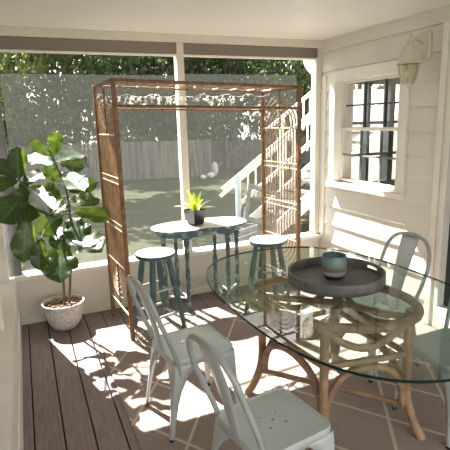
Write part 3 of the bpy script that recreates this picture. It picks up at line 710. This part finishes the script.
# small potted plant
t = thing('small_potted_plant', 'lime-leaved plant in a tapered black square pot on the console table', 'potted plant', (1.40, 3.99, ZT), .35); t.scale = (1.12, 1.12, 1.12)
bm = B(); a = [bm.verts.new((x*.046, y*.046, 0)) for x, y in ((-1, -1), (1, -1), (1, 1), (-1, 1))]; b = [bm.verts.new((x*.07, y*.07, .125)) for x, y in ((-1, -1), (1, -1), (1, 1), (-1, 1))]
c = [bm.verts.new((x*.061, y*.061, .125)) for x, y in ((-1, -1), (1, -1), (1, 1), (-1, 1))]; d = [bm.verts.new((x*.058, y*.058, .10)) for x, y in ((-1, -1), (1, -1), (1, 1), (-1, 1))]
bm.faces.new(a[::-1]); bm.faces.new(d)
for p, q in ((a, b), (b, c), (c, d)):
    for i in range(4): bm.faces.new((p[i], p[(i+1) % 4], q[(i+1) % 4], q[i]))
obj('pot', bm, 'bpot', t, bevel=.003)
bm = B(); box(bm, -.056, .056, -.056, .056, .095, .112); obj('soil', bm, 'soil', t)
def blade(L, W, az, el, droop, key):
    bm = B(); d = Vector((math.cos(az)*math.cos(el), math.sin(az)*math.cos(el), math.sin(el))); s = d.cross(Vector((0, 0, 1))).normalized(); p = Vector((math.cos(az)*.012, math.sin(az)*.012, .11)); rows = []
    for i in range(9):
        u = i/8; w_ = W*math.sin(PI*min(1, u*.9+.08))**.9*.5; c_ = p+d*L*u+Vector((0, 0, -droop*u*u)); nn = s.cross(d)
        rows.append([bm.verts.new(c_-s*w_+nn*w_*.5), bm.verts.new(c_), bm.verts.new(c_+s*w_+nn*w_*.5)])
    for A, Bb in zip(rows, rows[1:]):
        for k in range(2): bm.faces.new((A[k], A[k+1], Bb[k+1], Bb[k]))
    obj('leaf', bm, key, t, smooth=60)
for k, (L, W, az, el, dr, ky) in enumerate([(.19, .05, 2.2, 1.25, .0, 'lily'), (.17, .05, .3, 1.2, .0, 'lily'), (.16, .045, 4.0, 1.1, .01, 'lily'), (.15, .045, 5.2, 1.0, .02, 'lily'), (.17, .04, 1.3, 1.1, .01, 'lily'), (.14, .04, 3.3, .9, .02, 'lily'),
        (.19, .035, 2.95, .55, .05, 'lily2'), (.18, .04, -.45, .5, .06, 'lily2'), (.17, .035, -.1, .75, .04, 'lily2'), (.15, .035, 4.6, .55, .05, 'lily2'), (.15, .035, 2.5, .8, .04, 'lily2'), (.14, .035, 5.6, .6, .05, 'lily')]):
    blade(L, W, az-.35, el, dr, ky)

# ------------------------------------------------------------ fiddle-leaf fig
FX, FY = .185, 4.03
t = thing('potted_fig_plant', 'tall broad-leaved fig plant in a textured white pot in the left corner', 'potted plant', (FX, FY, 0))
bm = B(); lathe(bm, [(0, 0), (.085, 0), (.105, .012), (.138, .07), (.160, .15), (.170, .215), (.175, .222), (.175, .236), (.163, .236), (.158, .20), (.0, .195)], segs=48, cap=False); obj('pot', bm, 'pot', t, smooth=50)
bm = B(); lathe(bm, [(0, .212), (.08, .215), (.160, .205)], segs=32, cap=False)
for v in bm.verts: v.co.z += rnd.uniform(-.004, .004)
obj('soil', bm, 'soil', t, solid=-1)
bm = B()
for k in range(60):
    a = rnd.uniform(0, 6.28); r = .15*rnd.random()**.5; mx = Matrix.Translation((r*math.cos(a), r*math.sin(a), .218)) @ Euler((rnd.uniform(-.4, .4), rnd.uniform(-.4, .4), rnd.uniform(0, 6))).to_matrix().to_4x4()
    box(bm, -.013, .013, -.005, .005, -.003, .003, 0, mx)
ch = obj('bark_chips', bm, 'cane', t); ch['kind'] = 'stuff'
def L3(p): return Vector(p)-Vector((FX, FY, 0))
stemA = [(.191, 4.0, .20), (.205, 3.99, .45), (.218, 3.98, .697), (.17, 3.97, .915), (.10, 3.92, 1.06), (.027, 3.88, 1.198), (-.04, 3.87, 1.313)]
stemB = [(.231, 4.0, .20), (.26, 3.99, .45), (.28, 3.98, .688), (.309, 3.98, .983), (.298, 3.98, 1.191), (.242, 3.98, 1.397), (.222, 3.96, 1.46)]
SP = []
for s in (stemA, stemB):
    pts = spline([L3(p) for p in s], 6); SP += pts
    bm = B(); tube(bm, pts, [.011-.006*i/len(pts) for i in range(len(pts))], segs=8); obj('stem', bm, 'stem', t, smooth=60)
LEAVES = [[0.219, 3.872, 1.467, 0.271, 3.861, 1.659, -0.4, -0.92, 0.06, 0.132], [0.213, 3.874, 1.475, 0.062, 3.894, 1.595, -0.07, -0.99, 0.09, 0.108], [0.225, 4.041, 1.417, 0.518, 4.408, 1.482, 0.2, -0.33, 0.92, 0.202], [0.218, 3.962, 1.399, 0.049, 4.236, 1.489, -0.28, -0.45, 0.85, 0.198], [0.275, 3.924, 1.414, 0.443, 3.85, 1.37, -0.22, -0.82, 0.52, 0.134], [0.242, 3.85, 1.274, 0.154, 3.87, 1.402, 0.12, -0.96, 0.24, 0.136], [0.278, 4.082, 1.329, 0.393, 3.616, 1.25, -0.16, -0.2, 0.97, 0.219], [0.31, 3.858, 1.197, 0.533, 3.876, 1.249, -0.03, -0.9, 0.44, 0.15], [0.338, 4.092, 1.098, 0.534, 4.054, 1.094, -0.11, -0.64, 0.76, 0.153], [0.356, 4.043, 0.993, 0.639, 3.985, 0.93, -0.06, -0.86, 0.51, 0.16], [0.318, 4.021, 0.958, 0.366, 3.807, 0.794, -0.12, -0.62, 0.78, 0.249], [0.305, 4.047, 0.791, 0.499, 3.732, 0.728, -0.2, -0.31, 0.93, 0.296], [0.295, 3.952, 1.031, 0.149, 4.039, 1.056, -0.08, -0.41, 0.91, 0.229], [0.243, 3.926, 0.999, 0.049, 3.893, 0.88, -0.0, -0.96, 0.27, 0.205], [0.251, 3.954, 1.133, 0.105, 4.077, 1.204, -0.43, -0.78, 0.46, 0.202], [-0.04, 3.944, 1.309, -0.027, 3.979, 1.551, 0.01, -0.99, 0.14, 0.161], [-0.052, 3.804, 1.332, -0.207, 3.896, 1.468, -0.14, -0.89, 0.44, 0.143], [-0.049, 3.912, 1.298, -0.233, 3.94, 1.271, -0.2, -0.88, 0.43, 0.138], [-0.036, 3.955, 1.284, 0.076, 3.847, 1.148, -0.25, -0.85, 0.47, 0.17], [0.014, 3.8, 1.237, -0.202, 3.753, 1.023, -0.19, -0.9, 0.39, 0.26], [0.037, 3.827, 1.193, -0.013, 3.757, 1.002, -0.28, -0.88, 0.39, 0.195], [-0.023, 3.934, 1.018, -0.078, 3.873, 0.666, 0.16, -0.98, 0.14, 0.233], [0.064, 3.763, 0.866, 0.023, 3.725, 0.627, -0.17, -0.97, 0.18, 0.15], [0.207, 4.024, 0.714, 0.167, 3.77, 0.509, -0.19, -0.6, 0.78, 0.335], [0.226, 3.902, 0.841, 0.212, 3.829, 0.685, -0.26, -0.86, 0.43, 0.107], [0.223, 3.989, 0.898, 0.15, 3.756, 0.793, -0.17, -0.36, 0.92, 0.13], [0.21, 3.987, 1.374, -0.001, 3.849, 1.285, -0.11, -0.42, 0.9, 0.185], [0.059, 3.849, 1.258, 0.122, 3.365, 1.143, -0.11, -0.24, 0.96, 0.193], [0.391, 3.94, 1.064, 0.556, 3.956, 1.088, 0.02, -0.88, 0.48, 0.092]]
def fig_leaf(b, tip, n, W, seed):
    r = random.Random(seed); b, tip = L3(b), L3(tip); n = Vector(n).normalized(); d = tip-b; L = d.length; d.normalize(); n = (n-d*n.dot(d)).normalized(); s = d.cross(n)
    bm = B(); uvl = bm.loops.layers.uv.new('UVMap'); NU, NV = 14, 8; rows = []; fold = r.uniform(.10, .30); curl = r.uniform(-.02, .10); ph = r.uniform(0, 6)
    for i in range(NU+1):
        u = i/NU
        wd = (math.sin(PI*u**.85)**.55)*(.50+.55*u-.18*math.exp(-((u-.36)/.14)**2)) if 0 < u < 1 else .02
        row = []
        for j in range(NV+1):
            v = j/NV*2-1; wv = v*W*.5*wd
            h = abs(v)*fold*W*.5*wd+.05*W*math.sin(u*17+ph+(1 if v > 0 else 0))*abs(v)**2-curl*u*u*L
            row.append((bm.verts.new(b+d*(L*u*(1+.03*(1-v*v)))+s*wv+n*h), (j/NV, u)))
        rows.append(row)
    for a, c in zip(rows, rows[1:]):
        for j in range(NV):
            q = [a[j], a[j+1], c[j+1], c[j]]; f = bm.faces.new([x[0] for x in q])
            for lp, x in zip(f.loops, q): lp[uvl].uv = x[1]
    lf = obj('leaf', bm, 'leaf', t, smooth=80)
    near = min(SP, key=lambda p: (p-b).length)
    if (near-b).length > .004:
        bm = B(); tube(bm, [near, near.lerp(b, .5)+Vector((0, 0, .01)), b+d*.01], .004, segs=6); obj('leaf_stalk', bm, 'stem', lf, smooth=60)
for i, l in enumerate(LEAVES): fig_leaf(l[0:3], l[3:6], l[6:9], l[9]*1.18, i)

# ------------------------------------------------------------ wall lantern
t = thing('wall_lantern', 'cream painted coach lantern on the siding between window and door', 'lamp', (XR-.012, 2.90, 2.125)); t.scale = (1.12, 1.12, 1.12)
bm = B(); o2 = rrect(.058, .095, .03, 3); v1 = [bm.verts.new((0, y, z+.085)) for y, z in o2]; v2 = [bm.verts.new((-.012, y*.98, z*.98+.085)) for y, z in o2]; v3 = [bm.verts.new((-.022, y*.85, z*.88+.085)) for y, z in o2]
bm.faces.new(v1); bm.faces.new(v3[::-1])
for a, b in ((v1, v2), (v2, v3)):
    for i in range(len(a)): bm.faces.new((a[i], a[(i+1) % len(a)], b[(i+1) % len(a)], b[i]))
obj('back_plate', bm, 'lampshade', t, smooth=30)
LXo = -.135
bm = B(); tube(bm, spline([(-.02, 0, .10), (-.07, 0, .125), (-.11, 0, .13), (LXo, 0, .105)], 5), .011, segs=10); obj('arm', bm, 'lampshade', t, smooth=60)
bm = B(); lathe(bm, [(0, .165), (.008, .16), (.012, .15), (.008, .14), (.02, .13), (.022, .115), (.014, .105), (.02, .095)], LXo, 0, 0, 16, cap=False); obj('finial', bm, 'lampshade', t, smooth=60)
bm = B(); lathe(bm, [(.018, .10), (.035, .085), (.055, .05), (.070, .01), (.082, -.022), (.090, -.026), (.090, -.034), (.075, -.034)], LXo, 0, 0, 6, cap=False); obj('roof', bm, 'lampshade', t, solid=.003)
bm = B(); lathe(bm, [(.066, -.034), (.062, -.09), (.045, -.145), (.03, -.165)], LXo, 0, 0, 6, cap=False); obj('glass_pane', bm, 'frost', t)
for k in range(6):
    a = 2*PI*k/6; bm = B(); tube(bm, [(LXo+r*math.cos(a), r*math.sin(a), z) for r, z in ((.070, -.034), (.066, -.09), (.049, -.145), (.032, -.168))], .0045, segs=6); obj('cage_rib', bm, 'lampshade', t, smooth=60)
bm = B(); lathe(bm, [(0, -.158), (.034, -.162), (.034, -.172), (.012, -.18), (.01, -.195), (0, -.20)], LXo, 0, 0, 12, cap=False); obj('bottom_cap', bm, 'lampshade', t, smooth=40)
bm = B(); lathe(bm, [(0, -.03), (.012, -.04), (.013, -.07), (.022, -.09), (.022, -.11), (.01, -.128), (0, -.13)], LXo, 0, 0, 16, cap=False); obj('bulb', bm, 'bulb', t, smooth=60)
